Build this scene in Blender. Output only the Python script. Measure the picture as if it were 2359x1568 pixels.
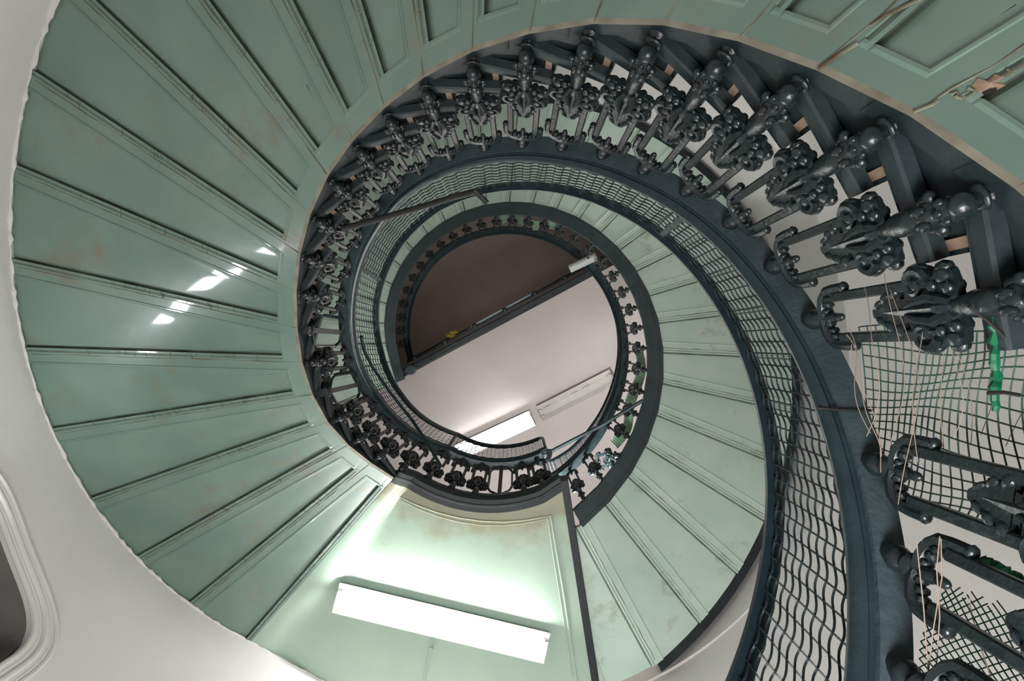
import bpy, bmesh, math, random
from mathutils import Vector, Matrix
random.seed(7)
for o in list(bpy.data.objects): bpy.data.objects.remove(o)
S = bpy.context.scene; COL = S.collection
D = math.pi/180
sin, cos, pi = math.sin, math.cos, math.pi
# Plan frame: x right, y "up in the picture", z towards the sky; world = (x, -y, z).
def W(p): return Vector((p[0], -p[1], p[2]))

# ------------------------------------------------------------------ camera, light, exposure
FPX = 1573.0
def cam_axes():
    w = Vector((16.8094/FPX, -12.1651/FPX, 1)).normalized()
    a = (Vector((1,0,0)) - w*w.x).normalized(); b = w.cross(a)
    return a, b, w
CA, CB, CW = cam_axes()
cd = bpy.data.cameras.new('camera'); cam = bpy.data.objects.new('camera', cd); COL.objects.link(cam)
cd.sensor_width = 36; cd.lens = FPX/2359*36; cd.clip_start = .05; cd.clip_end = 100
rt = Vector((CA.x, -CB.x, CW.x)); up = Vector((CA.y, -CB.y, CW.y)); fw = Vector((CA.z, -CB.z, CW.z))
cam.matrix_world = Matrix((( rt.x, up.x, -fw.x, 0), (rt.y, up.y, -fw.y, 0), (rt.z, up.z, -fw.z, 0), (0,0,0,1)))
S.camera = cam
wd = bpy.data.worlds.new('world'); S.world = wd; wd.use_nodes = True
wd.node_tree.nodes['Background'].inputs[0].default_value = (.75,.82,.9,1)
wd.node_tree.nodes['Background'].inputs[1].default_value = .6
S.view_settings.view_transform = 'Standard'; S.view_settings.look = 'None'
S.view_settings.exposure = 0.0; S.view_settings.gamma = 1
C1 = (-.2094, -.1433); C2 = (-.3231*1.03, .0665*1.03)
def area(name, loc, target, sx, sy, power, col, spread=180):
    l = bpy.data.lights.new(name, 'AREA'); l.shape = 'RECTANGLE'; l.size = sx; l.size_y = sy; l.energy = power; l.color = col; l.spread = spread*D
    o = bpy.data.objects.new(name, l); COL.objects.link(o); o.location = W(loc)
    o.rotation_euler = (W(target)-W(loc)).to_track_quat('-Z','Y').to_euler(); return o
WIN_TH = 201.5
def wp(th, R, z, c=C1): return (c[0]+R*cos(th*D), c[1]+R*sin(th*D), z)
area('highlight_fill', wp(194, 2.87, 3.60), wp(160, 1.6, 4.3), .12, .15, 5.0, (.93,.97,1))  # unseen light added beside the niche to make the soffit's glossy highlights
area('lobby_fill', wp(262, 1.5, -.8), wp(230, 1.5, 3), 1.0, 1.0, 110, (1,.98,.96))  # unseen fill added below the camera to brighten soffits and well
area('lobby_fill_right', wp(290, .9, -.7), wp(338, 2.95, 2.6), .7, .7, 75, (1,.97,.96), 120)  # added fill with no fixture, brightens the lower right wall
area('middle_landing_fill', (-.1, -2.35, 6.1), (.1,-2.1,9.0), 1.0, .3, 48, (1,.98,.96), 95)  # fill without a fixture, added behind the landing to brighten the top slab
area('middle_landing_fill_right', (.30, -1.9, 6.0), (2.2,-.6,7.3), .3, .3, 120, (1,.99,.97), 110)  # second hidden fill, added to brighten the upper flight's right soffit
area('top_ceiling_fill', (-.3, .6, 11.4), (-.3,.9,13.5), 1.0, 1.0, 16, (1,.93,.88))  # fill added in the open well to lift the dark top ceiling

# ------------------------------------------------------------------ materials
def mat(name, base, rough=.5, metal=0, noise=None, scale=3, bump=0, bscale=40, spec=.5, stains=None, emit=None):
    m = bpy.data.materials.new(name); m.use_nodes = True; nt = m.node_tree; N = nt.nodes; L = nt.links
    b = N['Principled BSDF']; b.inputs['Roughness'].default_value = rough; b.inputs['Metallic'].default_value = metal
    b.inputs['Specular IOR Level'].default_value = spec
    tc = N.new('ShaderNodeTexCoord'); src = tc.outputs['Object']
    col = None
    if noise:
        n = N.new('ShaderNodeTexNoise'); n.inputs['Scale'].default_value = scale; n.inputs['Detail'].default_value = 8; L.new(src, n.inputs['Vector'])
        r = N.new('ShaderNodeValToRGB'); r.color_ramp.elements[0].position = .32; r.color_ramp.elements[1].position = .68
        r.color_ramp.elements[0].color = (*base,1); r.color_ramp.elements[1].color = (*noise,1)
        L.new(n.outputs['Fac'], r.inputs['Fac']); col = r.outputs['Color']
    if stains:
        scol, sscale, lo, hi = stains
        n2 = N.new('ShaderNodeTexNoise'); n2.inputs['Scale'].default_value = sscale; n2.inputs['Detail'].default_value = 12; n2.inputs['Roughness'].default_value = .7
        L.new(src, n2.inputs['Vector'])
        r2 = N.new('ShaderNodeValToRGB'); r2.color_ramp.elements[0].position = lo; r2.color_ramp.elements[1].position = hi
        r2.color_ramp.elements[0].color = (0,0,0,1); r2.color_ramp.elements[1].color = (1,1,1,1)
        L.new(n2.outputs['Fac'], r2.inputs['Fac'])
        mx = N.new('ShaderNodeMixRGB'); L.new(r2.outputs['Color'], mx.inputs['Fac'])
        if col: L.new(col, mx.inputs[1])
        else: mx.inputs[1].default_value = (*base,1)
        mx.inputs[2].default_value = (*scol,1); col = mx.outputs['Color']
    if col: L.new(col, b.inputs['Base Color'])
    else: b.inputs['Base Color'].default_value = (*base,1)
    if bump:
        n = N.new('ShaderNodeTexNoise'); n.inputs['Scale'].default_value = bscale; n.inputs['Detail'].default_value = 6; L.new(src, n.inputs['Vector'])
        bp = N.new('ShaderNodeBump'); bp.inputs['Strength'].default_value = bump; bp.inputs['Distance'].default_value = .01
        L.new(n.outputs['Fac'], bp.inputs['Height']); L.new(bp.outputs['Normal'], b.inputs['Normal'])
    if emit:
        b.inputs['Emission Color'].default_value = (*emit[0],1); b.inputs['Emission Strength'].default_value = emit[1]
    return m
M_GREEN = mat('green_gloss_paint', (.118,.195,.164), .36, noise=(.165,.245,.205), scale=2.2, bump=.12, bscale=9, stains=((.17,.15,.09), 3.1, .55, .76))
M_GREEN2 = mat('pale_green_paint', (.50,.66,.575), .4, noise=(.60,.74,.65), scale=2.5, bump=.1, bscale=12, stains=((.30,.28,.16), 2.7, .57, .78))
M_LAND = mat('landing_green_paint', (.31,.43,.35), .33, noise=(.37,.48,.39), scale=1.8, bump=.15, bscale=7, stains=((.3,.24,.1), 2.1, .66, .85))
M_EDGE = mat('worn_soffit_edge', (.16,.145,.11), .6, noise=(.27,.26,.20), scale=12)
M_CREASE_SHADE = mat('painted_crease_shade', (.055,.075,.055), .7, noise=(.13,.18,.145), scale=7)  # dark green that paints shade into the panel moulding creases
M_CREASE_SHADE2 = mat('pale_painted_crease_shade', (.22,.27,.2), .7, noise=(.36,.46,.38), scale=7)  # paler version of that painted shade, for the upper flight
def ochre_edge(m):
    nt=m.node_tree; N=nt.nodes; L=nt.links; b=N['Principled BSDF']; src=b.inputs['Base Color'].links[0].from_socket
    tc=N.new('ShaderNodeTexCoord'); sub=N.new('ShaderNodeVectorMath'); sub.operation='SUBTRACT'; sub.inputs[1].default_value=(C1[0],-C1[1],5.6); L.new(tc.outputs['Object'],sub.inputs[0])
    ln=N.new('ShaderNodeVectorMath'); ln.operation='LENGTH'; L.new(sub.outputs[0],ln.inputs[0])
    no=N.new('ShaderNodeTexNoise'); no.inputs['Scale'].default_value=6; no.inputs['Detail'].default_value=8; L.new(tc.outputs['Object'],no.inputs['Vector'])
    ad=N.new('ShaderNodeMath'); ad.operation='MULTIPLY_ADD'; L.new(no.outputs['Fac'],ad.inputs[0]); ad.inputs[1].default_value=.45; L.new(ln.outputs['Value'],ad.inputs[2])
    mr=N.new('ShaderNodeMapRange'); mr.inputs['From Min'].default_value=1.56; mr.inputs['From Max'].default_value=1.75; mr.inputs['To Min'].default_value=.75; mr.inputs['To Max'].default_value=0; L.new(ad.outputs[0],mr.inputs['Value'])
    mx=N.new('ShaderNodeMixRGB'); L.new(mr.outputs[0],mx.inputs['Fac']); L.new(src,mx.inputs[1]); mx.inputs[2].default_value=(.24,.21,.11,1); L.new(mx.outputs['Color'],b.inputs['Base Color'])
ochre_edge(M_LAND)
for m_ in (M_GREEN,M_LAND):
    b_=m_.node_tree.nodes['Principled BSDF']; b_.inputs['Coat Weight'].default_value=.55; b_.inputs['Coat Roughness'].default_value=.07
M_CRACK = mat('cracked_joint', (.10,.075,.045), .9, noise=(.22,.24,.18), scale=9)
M_IRON = mat('teal_black_iron_paint', (.004,.0075,.0085), .33, metal=0, noise=(.009,.0155,.0175), scale=14, bump=.3, bscale=60, spec=.5)
M_STRING = mat('dark_string_paint', (.004,.009,.0105), .55, noise=(.009,.018,.021), scale=6, bump=.2, bscale=30, stains=((.09,.075,.05), 5, .66, .8))
M_STR2 = mat('grey_teal_string_paint', (.028,.046,.05), .42, noise=(.045,.068,.072), scale=6, bump=.2, bscale=30)
M_TEND = mat('tread_end_paint', (.008,.015,.0175), .5, noise=(.014,.024,.027), scale=8, bump=.2, bscale=30)
M_RAIL = mat('dark_painted_rail', (.007,.018,.022), .36, noise=(.013,.028,.033), scale=8, bump=.2, bscale=35)
M_STRIP = mat('blue_grey_iron_strip', (.036,.056,.062), .35, metal=.1, noise=(.055,.08,.088), scale=10, bump=.3, bscale=50, stains=((.10,.035,.015), 7, .70, .76))
M_WIRE = mat('galvanised_wire', (.035,.05,.055), .3, metal=.5)
M_WOOD = mat('old_brown_tread_wood', (.17,.115,.08), .6, noise=(.26,.185,.13), scale=9)
M_WOODL = mat('bare_broken_wood', (.36,.26,.19), .8, noise=(.22,.14,.09), scale=30)
M_WALL = mat('white_plaster', (.66,.64,.63), .75, noise=(.71,.69,.68), scale=1.6, bump=.25, bscale=14)
M_CEIL = mat('pinkish_ceiling_plaster', (.43,.395,.385), .8, noise=(.48,.44,.43), scale=1.2, bump=.15, bscale=10)
M_DARKC = mat('brown_dark_ceiling', (.15,.122,.105), .9, noise=(.17,.138,.12), scale=2)
M_FLOOR = mat('stone_floor', (.38,.37,.35), .5, noise=(.45,.43,.41), scale=5)
M_LAMPB = mat('white_enamel', (.82,.82,.80), .35)
M_DULL = mat('dusty_enamel', (.40,.385,.36), .6, noise=(.5,.48,.45), scale=6)
M_TUBE = mat('fluorescent_tube', (1,1,1), .4, emit=((1,.99,.95), 200))
M_TUBE2 = mat('fluorescent_tube_upper', (1,1,1), .4, emit=((1,.98,.95), 80))
M_CONDUIT = mat('green_conduit', (.36,.46,.40), .4)
M_NET = mat('green_plastic_net', (.006,.034,.022), .6)
M_NET2 = mat('pale_green_net', (.22,.36,.25), .6)
M_NETB = mat('bright_green_net_roll', (.0,.12,.045), .5, noise=(.0,.055,.03), scale=30)
M_TWINE = mat('tan_twine', (.17,.13,.10), .8)
M_TIE = mat('black_cable_tie', (.012,.012,.012), .4)
M_GLASS = mat('frosted_window', (.6,.65,.7), .3)
M_YEL = mat('yellow_rag', (.22,.15,.02), .8)
M_PIPE = mat('grey_pipe', (.42,.46,.44), .35)
M_REVEAL = mat('grey_reveal_plaster', (.13,.125,.12), .85, noise=(.19,.18,.17), scale=4)

# ------------------------------------------------------------------ mesh helpers (plan frame coordinates)
class MB:
    def __init__(s): s.v=[]; s.f=[]; s.m=[]
    def add(s, vs, fs, mi=0):
        o=len(s.v); s.v+= [tuple(v) for v in vs]; s.f+=[[i+o for i in f] for f in fs]; s.m+=[mi]*len(fs)
    def box(s, c, ax, ay, az, mi=0):
        c=Vector(c); ax=Vector(ax); ay=Vector(ay); az=Vector(az)
        vs=[c+ax*i+ay*j+az*k for i in(-1,1) for j in(-1,1) for k in(-1,1)]
        s.add(vs,[(0,1,3,2),(4,6,7,5),(0,4,5,1),(2,3,7,6),(0,2,6,4),(1,5,7,3)],mi)
    def tube(s, pts, r, n=8, mi=0, closed=False, caps=True):
        pts=[Vector(p) for p in pts]; N=len(pts); vs=[]
        rs = r if isinstance(r,(list,tuple)) else [r]*N
        prev=None
        for i,p in enumerate(pts):
            if closed: t=pts[(i+1)%N]-pts[i-1]
            else: t=pts[min(i+1,N-1)]-pts[max(i-1,0)]
            if t.length<1e-9: t=Vector((0,0,1))
            t.normalize()
            if prev is None: a=t.orthogonal().normalized()
            else:
                a=prev-t*prev.dot(t); a = a.normalized() if a.length>1e-6 else t.orthogonal().normalized()
            prev=a; b=t.cross(a)
            for k in range(n):
                q=2*pi*k/n+pi/n; vs.append(p+(a*cos(q)+b*sin(q))*rs[i])
        fs=[]
        for i in range(N if closed else N-1):
            j=(i+1)%N
            for k in range(n): fs.append((i*n+k,i*n+(k+1)%n,j*n+(k+1)%n,j*n+k))
        if caps and not closed: fs.append(tuple(range(n))[::-1]); fs.append(tuple((N-1)*n+k for k in range(n)))
        s.add(vs,fs,mi)
    def ell(s, c, rx, ry, rz, rot=None, nu=10, nv=6, mi=0):
        c=Vector(c); vs=[]; 
        def T(p):
            p=Vector(p)
            if rot is not None: p=rot@p
            return c+p
        vs.append(T((0,0,rz)))
        for i in range(1,nv):
            a=pi*i/nv
            for k in range(nu):
                q=2*pi*k/nu; vs.append(T((rx*sin(a)*cos(q),ry*sin(a)*sin(q),rz*cos(a))))
        vs.append(T((0,0,-rz))); e=len(vs)-1; fs=[]
        for k in range(nu): fs.append((0,1+k,1+(k+1)%nu))
        for i in range(nv-2):
            for k in range(nu):
                a=1+i*nu+k; b=1+i*nu+(k+1)%nu; fs.append((a,a+nu,b+nu,b))
        for k in range(nu): fs.append((e,1+(nv-2)*nu+(k+1)%nu,1+(nv-2)*nu+k))
        s.add(vs,fs,mi)
    def lathe(s, prof, c=(0,0,0), axis='z', n=12, mi=0):
        vs=[]; c=Vector(c)
        for r,h in prof:
            for k in range(n):
                q=2*pi*k/n
                p=(r*cos(q),r*sin(q),h) if axis=='z' else (r*cos(q),h,r*sin(q))
                vs.append(c+Vector(p))
        fs=[]
        for i in range(len(prof)-1):
            for k in range(n): fs.append((i*n+k,i*n+(k+1)%n,(i+1)*n+(k+1)%n,(i+1)*n+k))
        fs.append(tuple(range(n))[::-1]); fs.append(tuple((len(prof)-1)*n+k for k in range(n)))
        s.add(vs,fs,mi)
    def sweep(s, frames, prof, mi=0, caps=True):
        # frames: (pos, outward, up); prof: closed loop of (outward, up)
        n=len(prof); vs=[]
        for p,o,u in frames:
            for a,b in prof: vs.append(Vector(p)+Vector(o)*a+Vector(u)*b)
        fs=[]
        for i in range(len(frames)-1):
            for k in range(n): fs.append((i*n+k,i*n+(k+1)%n,(i+1)*n+(k+1)%n,(i+1)*n+k))
        if caps: fs.append(tuple(range(n))[::-1]); fs.append(tuple((len(frames)-1)*n+k for k in range(n)))
        s.add(vs,fs,mi)
    def build(s, name, mats, parent=None, smooth=False, local=False, loc=None, sharp=35, bevel=0):
        me=bpy.data.meshes.new(name)
        if not isinstance(mats,(list,tuple)): mats=[mats]
        off=Vector(loc) if loc is not None else Vector((0,0,0))
        vs=[Vector(v)-off for v in s.v]
        if not local: vs=[Vector((v.x,-v.y,v.z)) for v in vs]
        me.from_pydata([tuple(v) for v in vs],[],s.f)
        for m in mats: me.materials.append(m)
        if len(mats)>1: me.polygons.foreach_set('material_index', s.m)
        bm=bmesh.new(); bm.from_mesh(me); bmesh.ops.recalc_face_normals(bm, faces=bm.faces)
        if smooth:
            for f in bm.faces: f.smooth=True
            for e in bm.edges:
                if len(e.link_faces)==2 and e.calc_face_angle(0)>sharp*D: e.smooth=False
        bm.to_mesh(me); bm.free(); me.update()
        o=bpy.data.objects.new(name,me); COL.objects.link(o)
        if parent: o.parent=parent
        if loc is not None and not local: o.location=W(off)
        if bevel:
            b=o.modifiers.new('bevel','BEVEL'); b.width=bevel; b.segments=2; b.limit_method='ANGLE'
        return o
def tag(o,label=None,cat=None,group=None,kind=None):
    if label: o['label']=label
    if cat: o['category']=cat
    if group: o['group']=group
    if kind: o['kind']=kind
    return o
def empty(name, label, cat, group=None, loc=(0,0,0)):
    o=bpy.data.objects.new(name,None); COL.objects.link(o); o.empty_display_size=.1; o.location=loc
    return tag(o,label,cat,group)
def struct(o): o['kind']='structure'; return o
def lerp(tab, x):
    if x<=tab[0][0]:
        (a,b),(c,d)=tab[0],tab[1]
        return b+(d-b)*(x-a)/(c-a)
    for i in range(len(tab)-1):
        if x<=tab[i+1][0]:
            (a,b),(c,d)=tab[i],tab[i+1]; t=(x-a)/(c-a); return b+(d-b)*t
    (a,b),(c,d)=tab[-2],tab[-1]; return d+(d-b)*(x-c)/(c-a)
def smoothtab(tab, xs):
    ys=[lerp(tab,x) for x in xs]
    return [(x,y) for x,y in zip(xs,ys)]

# ------------------------------------------------------------------ unproject helpers (to place things where they stand)
def ray(u,v):
    d=Vector(((u-1179.5)/FPX, -(v-784)/FPX, 1)); return Vector((d.dot(CA), d.dot(CB), d.dot(CW)))
def at(u,v,z):
    q=ray(u,v); return q*(z/q.z)

# ------------------------------------------------------------------ stair geometry tables
TH1=[(-9,-68),(-4,-17.2),(-3,-7.6),(-2,2),(-1,11.6),(0,21.3),(1,31.3),(2,41),(3,50.2),(4,59.6),(5,69),(6,78.6),(7,88.3),(8,98),(9,107.4),(10,116.8),(11,126.5),(12,136.6),(13,146.8),(14,157),(15,167.6),(16,178.2),(17,188.8),(18,199.1),(19,209.2),(20,219),(21,228.9),(27,288)]
RS1=[(-9,1.17),(0,1.178),(2,1.19),(3,1.209),(4,1.225),(5,1.23),(7,1.226),(9,1.212),(11,1.204),(12,1.19),(13,1.175),(14,1.165),(15,1.163),(16,1.175),(17,1.188),(18,1.198),(19,1.197),(20,1.195),(21,1.208),(22,1.2)]
RT1=[(-9,1.08),(-1,1.09),(3,1.1),(5,1.12),(7,1.154),(9,1.185),(10,1.195),(11,1.187),(12,1.175),(14,1.14),(16,1.11),(18,1.066),(20,1.05),(22,1.035),(28,1.035)]
RB1=[(-9,1.12),(0,1.127),(2,1.141),(4,1.163),(6,1.178),(9,1.165),(11,1.155),(14,1.13),(18,1.13),(22,1.14),(28,1.13)]
RR1=[(-9,1.08),(3,1.08),(6,1.09),(9,1.11),(11,1.10),(13.7,1.05),(15.6,.99),(18,.955),(20,.945),(22,.93),(28,.955)]
def th1(n): return lerp(TH1,n)
def z1(n):
    return 1.09344+.19993*n+.00142*(n-10)**2
ZL=5.60
def zs1(n): return z1(n) if n<21 else (5.46+ (ZL-5.46)*min(1,(n-21)/.9))
def zt1(n): # underside of handrail
    if n<20: return z1(n)+.97
    return min(6.70, z1(20)+.97+ (n-20)*.235)
Z2,H2,T2,D2,RI2,RO2 = 5.4818*1.03, .2000*1.03, -61.34, 9.748, 1.715*1.03, 2.97*1.03
def th2(n): return T2+D2*n
def z2(n): return min(11.0,max(5.63,Z2+H2*n))
ROUT=2.955
def P(c,th,R,z): return Vector((c[0]+R*cos(th*D), c[1]+R*sin(th*D), z))
def rad(th): return Vector((cos(th*D), sin(th*D), 0))

# ------------------------------------------------------------------ setting: walls, ceilings, floor
def cylwall(name, c, R, z0, z1_, mat_, t=.25, n=160):
    b=MB(); vs=[]
    zz=[z0+(z1_-z0)*k/12 for k in range(13)]
    for k in range(n):
        th=360*k/n
        for z in zz: vs.append(P(c,th,R,z))
        for z in zz: vs.append(P(c,th,R+t,z))
    m=len(zz)*2; fs=[]; q=len(zz)
    for k in range(n):
        j=(k+1)%n
        for i in range(q-1):
            fs.append((k*m+i,j*m+i,j*m+i+1,k*m+i+1)); fs.append((k*m+q+i,k*m+q+i+1,j*m+q+i+1,j*m+q+i))
        fs.append((k*m,k*m+q,j*m+q,j*m)); fs.append((k*m+q-1,j*m+q-1,j*m+2*q-1,k*m+2*q-1))
    b.add(vs,fs); return b.build(name,mat_,smooth=True,sharp=50)
wall=struct(cylwall('wall_stairwell', C1, ROUT, -1.7, 5.72, M_WALL, t=.42))
wallu=struct(cylwall('wall_upper', C2, RO2+.12, 5.72, 13.9, M_WALL, t=.3))
def disc(name, c, R, z, t, m):
    b=MB(); b.lathe([(R,0),(R,t)], (c[0],c[1],z), n=96); return struct(b.build(name,m))
disc('floor', C1, ROUT+.5, -1.9, .2, M_FLOOR)
disc('ceiling', C2, RO2+.4, 13.9, .2, M_DARKC)

# arched window in the curved wall: cut the opening, add reveal and moulded architrave
WZ=3.55; WHW=.50
WRISE=.40
def archpts(hw, zb, n=24, ztop=WZ):
    # (s, z) along the arch outline, from bottom left up and over to bottom right
    pts=[(-hw,zb)]
    for k in range(n+1):
        a=pi-pi*k/n; ca,sa=cos(a),sin(a); pts.append((hw*math.copysign(abs(ca)**.62,ca), ztop+WRISE*abs(sa)**.62))
    pts.append((hw,zb)); return pts
def on_wall(s, z, R):
    th=WIN_TH+ s/ROUT/D; return P(C1, th, R, z)
cut=MB(); ap=archpts(WHW,1.9); m=len(ap)
cut.add([on_wall(s,z,ROUT-.3) for s,z in ap]+[on_wall(s,z,ROUT+.8) for s,z in ap],
        [tuple(range(m)),tuple(range(2*m-1,m-1,-1))]+[(i,(i+1)%m,m+(i+1)%m,m+i) for i in range(m)])
co=cut.build('cutter',M_WALL)
md=wall.modifiers.new('b','BOOLEAN'); md.object=co; md.operation='DIFFERENCE'; md.solver='EXACT'
dg=bpy.context.evaluated_depsgraph_get(); nm=bpy.data.meshes.new_from_object(wall.evaluated_get(dg)); wall.modifiers.clear(); wall.data=nm
bpy.data.objects.remove(co)
# reveal lining and closed grey back panel
rv=MB()
ap=archpts(WHW-.006,1.9,ztop=WZ-.010)
rv.add([on_wall(s,z,ROUT+.02) for s,z in ap]+[on_wall(s,z,ROUT+.43) for s,z in ap]+[on_wall(s*1.02,z+.012,ROUT+.43) for s,z in ap]+[on_wall(s*1.004,z,ROUT+.02) for s,z in ap],
       [(i,i+1,m+i+1,m+i) for i in range(m-1)])
win=struct(rv.build('window_1', M_REVEAL))
bpn=MB(); q_=archpts(WHW-.002,1.9); bpn.add([on_wall(a_,z_,ROUT+.40) for a_,z_ in q_]+[on_wall(0,1.9,ROUT+.40),on_wall(0,3.0,ROUT+.39)],[(k_,k_+1,len(q_)+1) for k_ in range(len(q_)-1)]+[(0,len(q_)+1,len(q_)-1)]); bpn.build('lunette', M_REVEAL, win)
fr=MB()
for s_ in (-.19,.19): fr.tube([on_wall(s_,1.9,ROUT+.37),on_wall(s_,3.88,ROUT+.37)],.014,4)
for z_ in (2.4,2.9,3.35): fr.tube([on_wall(-.48,z_,ROUT+.37),on_wall(0,z_,ROUT+.37),on_wall(.48,z_,ROUT+.37)],.014,4)
fr.tube([on_wall(s,z,ROUT+.37) for s,z in archpts(WHW-.02,1.9)],.02,6)
fr.build('window_frame', M_REVEAL, win)
tr=MB()
for off,r_,n_ in ((.012,.016,10),(.045,.010,8),(.078,.020,10),(.118,.010,8),(.142,.016,8)):
    tr.tube([on_wall(s*(1+off/WHW), WZ+(z-WZ)*(1+off/WRISE) if z>WZ else z, ROUT-.012) for s,z in archpts(WHW,1.9)], r_, n_)
pr=[on_wall(s,z,ROUT-.018) for s,z in archpts(WHW,1.9)]
po=[on_wall(s*(1+.14/WHW), WZ+(z-WZ)*(1+.14/WRISE) if z>WZ else z, ROUT-.018) for s,z in archpts(WHW,1.9)]
pr2=[on_wall(s,z,ROUT+.02) for s,z in archpts(WHW,1.9)]; po2=[on_wall(s*(1+.14/WHW), WZ+(z-WZ)*(1+.14/WRISE) if z>WZ else z, ROUT+.02) for s,z in archpts(WHW,1.9)]
tr.add(pr+po+pr2+po2, [(i,i+1,m+i+1,m+i) for i in range(m-1)]+[(2*m+i,2*m+i+1,i+1,i) for i in range(m-1)]+[(m+i,m+i+1,3*m+i+1,3*m+i) for i in range(m-1)])
struct(tr.build('trim_1', M_WALL, smooth=True))

LT=[(21,228.9),(22,240),(23,251),(24,261.5),(25,272),(26,283),(27,291.5)]
# ------------------------------------------------------------------ stair flights
def flight(root, c, thf, zsf, rif, Ro, n0, n1, msoff, panel_in, saw, mstr, landing_top=None, band=.14, ztread=.10, ro_over=0):
    for n in range(n0,n1):
        a,b_=thf(n),thf(n+1); za,zb=zsf(n),zsf(n+1)
        st=MB()
        # radial stations
        Ri0=rif(n); Ri1=rif(n+1)
        rows=[]
        Rp=panel_in
        Rs=[0,.004]
        # station parameter: t in [0,1] radial from inner chord to wall
        def pos(t_s, fr_, dz=0):
            # fr_ in 0..1 across the step, t_s absolute distance from the inner edge
            th=a+(b_-a)*fr_; Rin=Ri0+(Ri1-Ri0)*fr_
            # inner edge follows the chord between joints
            chord=cos((b_-a)*.5*D)/cos((fr_-.5)*(b_-a)*D) if True else 1
            R=Rin*(1-(1-chord)*max(0,1-t_s/.5))+t_s
            return P(c,th,R,za+(zb-za)*fr_+dz)
        L_=Ro+.0-(Ri0+Ri1)/2
        ts=[0, Rp-.012 if Rp>0 else .0, ]
        if Rp>0: ts=[0,.022,Rp-.03,Rp-.02,Rp-.008,Rp]+[Rp+(L_+.03-Rp)*(k/14) for k in range(1,15)]
        else: ts=[0,.012,.3,.7,L_-.25,L_-.0]
        # across profile (metric from low edge s, from high edge e) with depth (positive = up into slab)
        prof=[('s',0,-.0),('s',.004,-.0),('s',.05,-.0),('s',.055,-.006),('s',.062,-.006),('s',.068,.010),('s',.085,.012),('m',.33,.012),('m',.66,.014),('e',.058,.020),('e',.047,.030),('e',.041,-.003),('e',.030,-.004),('e',.024,.004),('e',.018,.004),('e',.014,0),('e',.003,0),('e',0,0)]
        idx={}
        vs=[]; nr=len(ts); nc=len(prof)
        for t in ts:
            Rm=(Ri0+Ri1)/2+t; arc=(b_-a)*D*Rm
            for (k,d,dz) in prof:
                fr_= d/arc if k=='s' else (1-d/arc if k=='e' else d)
                z=dz
                if Rp>0:
                    if t<Rp-.025: z=0 
                    elif t<Rp-.015: z=-.005 if abs(dz)>.003 or k=='m' else 0
                    elif t<Rp-.004: z=-.004 if (abs(dz)>.003 or k=='m') else 0
                vs.append(pos(t,fr_,z))
        fs=[(i*nc+k,i*nc+k+1,(i+1)*nc+k+1,(i+1)*nc+k) for i in range(nr-1) for k in range(nc-1)]
        edge_n=(nc-1) if Rp>0 else 0
        # shell thickness upward
        o=len(vs)
        vs+= [v+Vector((0,0,.07)) for v in vs]
        fs+= [(o+i*nc+k,o+(i+1)*nc+k,o+(i+1)*nc+k+1,o+i*nc+k+1) for i in range(nr-1) for k in range(nc-1)]
        for i in range(nr-1):
            for k in (0,nc-1): fs.append((i*nc+k,(i+1)*nc+k,o+(i+1)*nc+k,o+i*nc+k))
        for k in range(nc-1):
            for i in (0,nr-1): fs.append((i*nc+k,i*nc+k+1,o+i*nc+k+1,o+i*nc+k))
        st.add(vs,fs)
        for q_ in range(edge_n): st.m[q_]=1
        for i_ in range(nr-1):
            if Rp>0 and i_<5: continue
            for k_ in (9,10,13): st.m[i_*(nc-1)+k_]=3  # shade painted along the panel edge moulding
        if Rp>0:
            for q_,f_ in enumerate(fs):
                if all((v_ if v_<o else v_-o)<nc for v_ in f_) and any(v_>=o for v_ in f_) and any(v_<o for v_ in f_): st.m[q_]=2
        stp=st.build('step', [msoff,M_EDGE,mstr,M_CREASE_SHADE if Rp>0 else M_CREASE_SHADE2], root, smooth=True, sharp=14)
        # joint crack between this block and the next: thin dark irregular bead
        cr=MB(); pts=[]; rr=[]
        for k in range(19):
            t=.01+(L_-.05)*k/18
            q=pos(t,0,-.0005); q=q+Vector((0,0,random.uniform(-.0008,.0005))); tg=Vector((-sin(a*D),cos(a*D),0)); q+=tg*random.uniform(-.0035,.0035)
            pts.append(q); rr.append(random.choice([.0015,.0022,.0035,.0055] if n<5 and Rp>0 else [.0012,.0018,.0028,.004]) if n>n0 else .001)
        cr.tube(pts, rr, 5); cr.build('joint', M_CRACK, stp)
        if Rp>0 and n>3:
            hc=MB()
            for _ in range(26):
                t=random.triangular(.2,L_-.15,.75); arc=(b_-a)*D*((Ri0+Ri1)/2+t); q0=pos(t,1-.038/arc,-.0045); l_=random.uniform(.012,.038); q1=pos(t+random.uniform(-.01,.01),1-(.038-l_)/arc,-.0015)
                hc.tube([q0,q0.lerp(q1,.5)+Vector((random.uniform(-.004,.004),random.uniform(-.004,.004),-.0005)),q1],random.uniform(.0012,.0024),3)
            hc.build('hairline_crack', M_CRACK, stp)['kind']='stuff'
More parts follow.
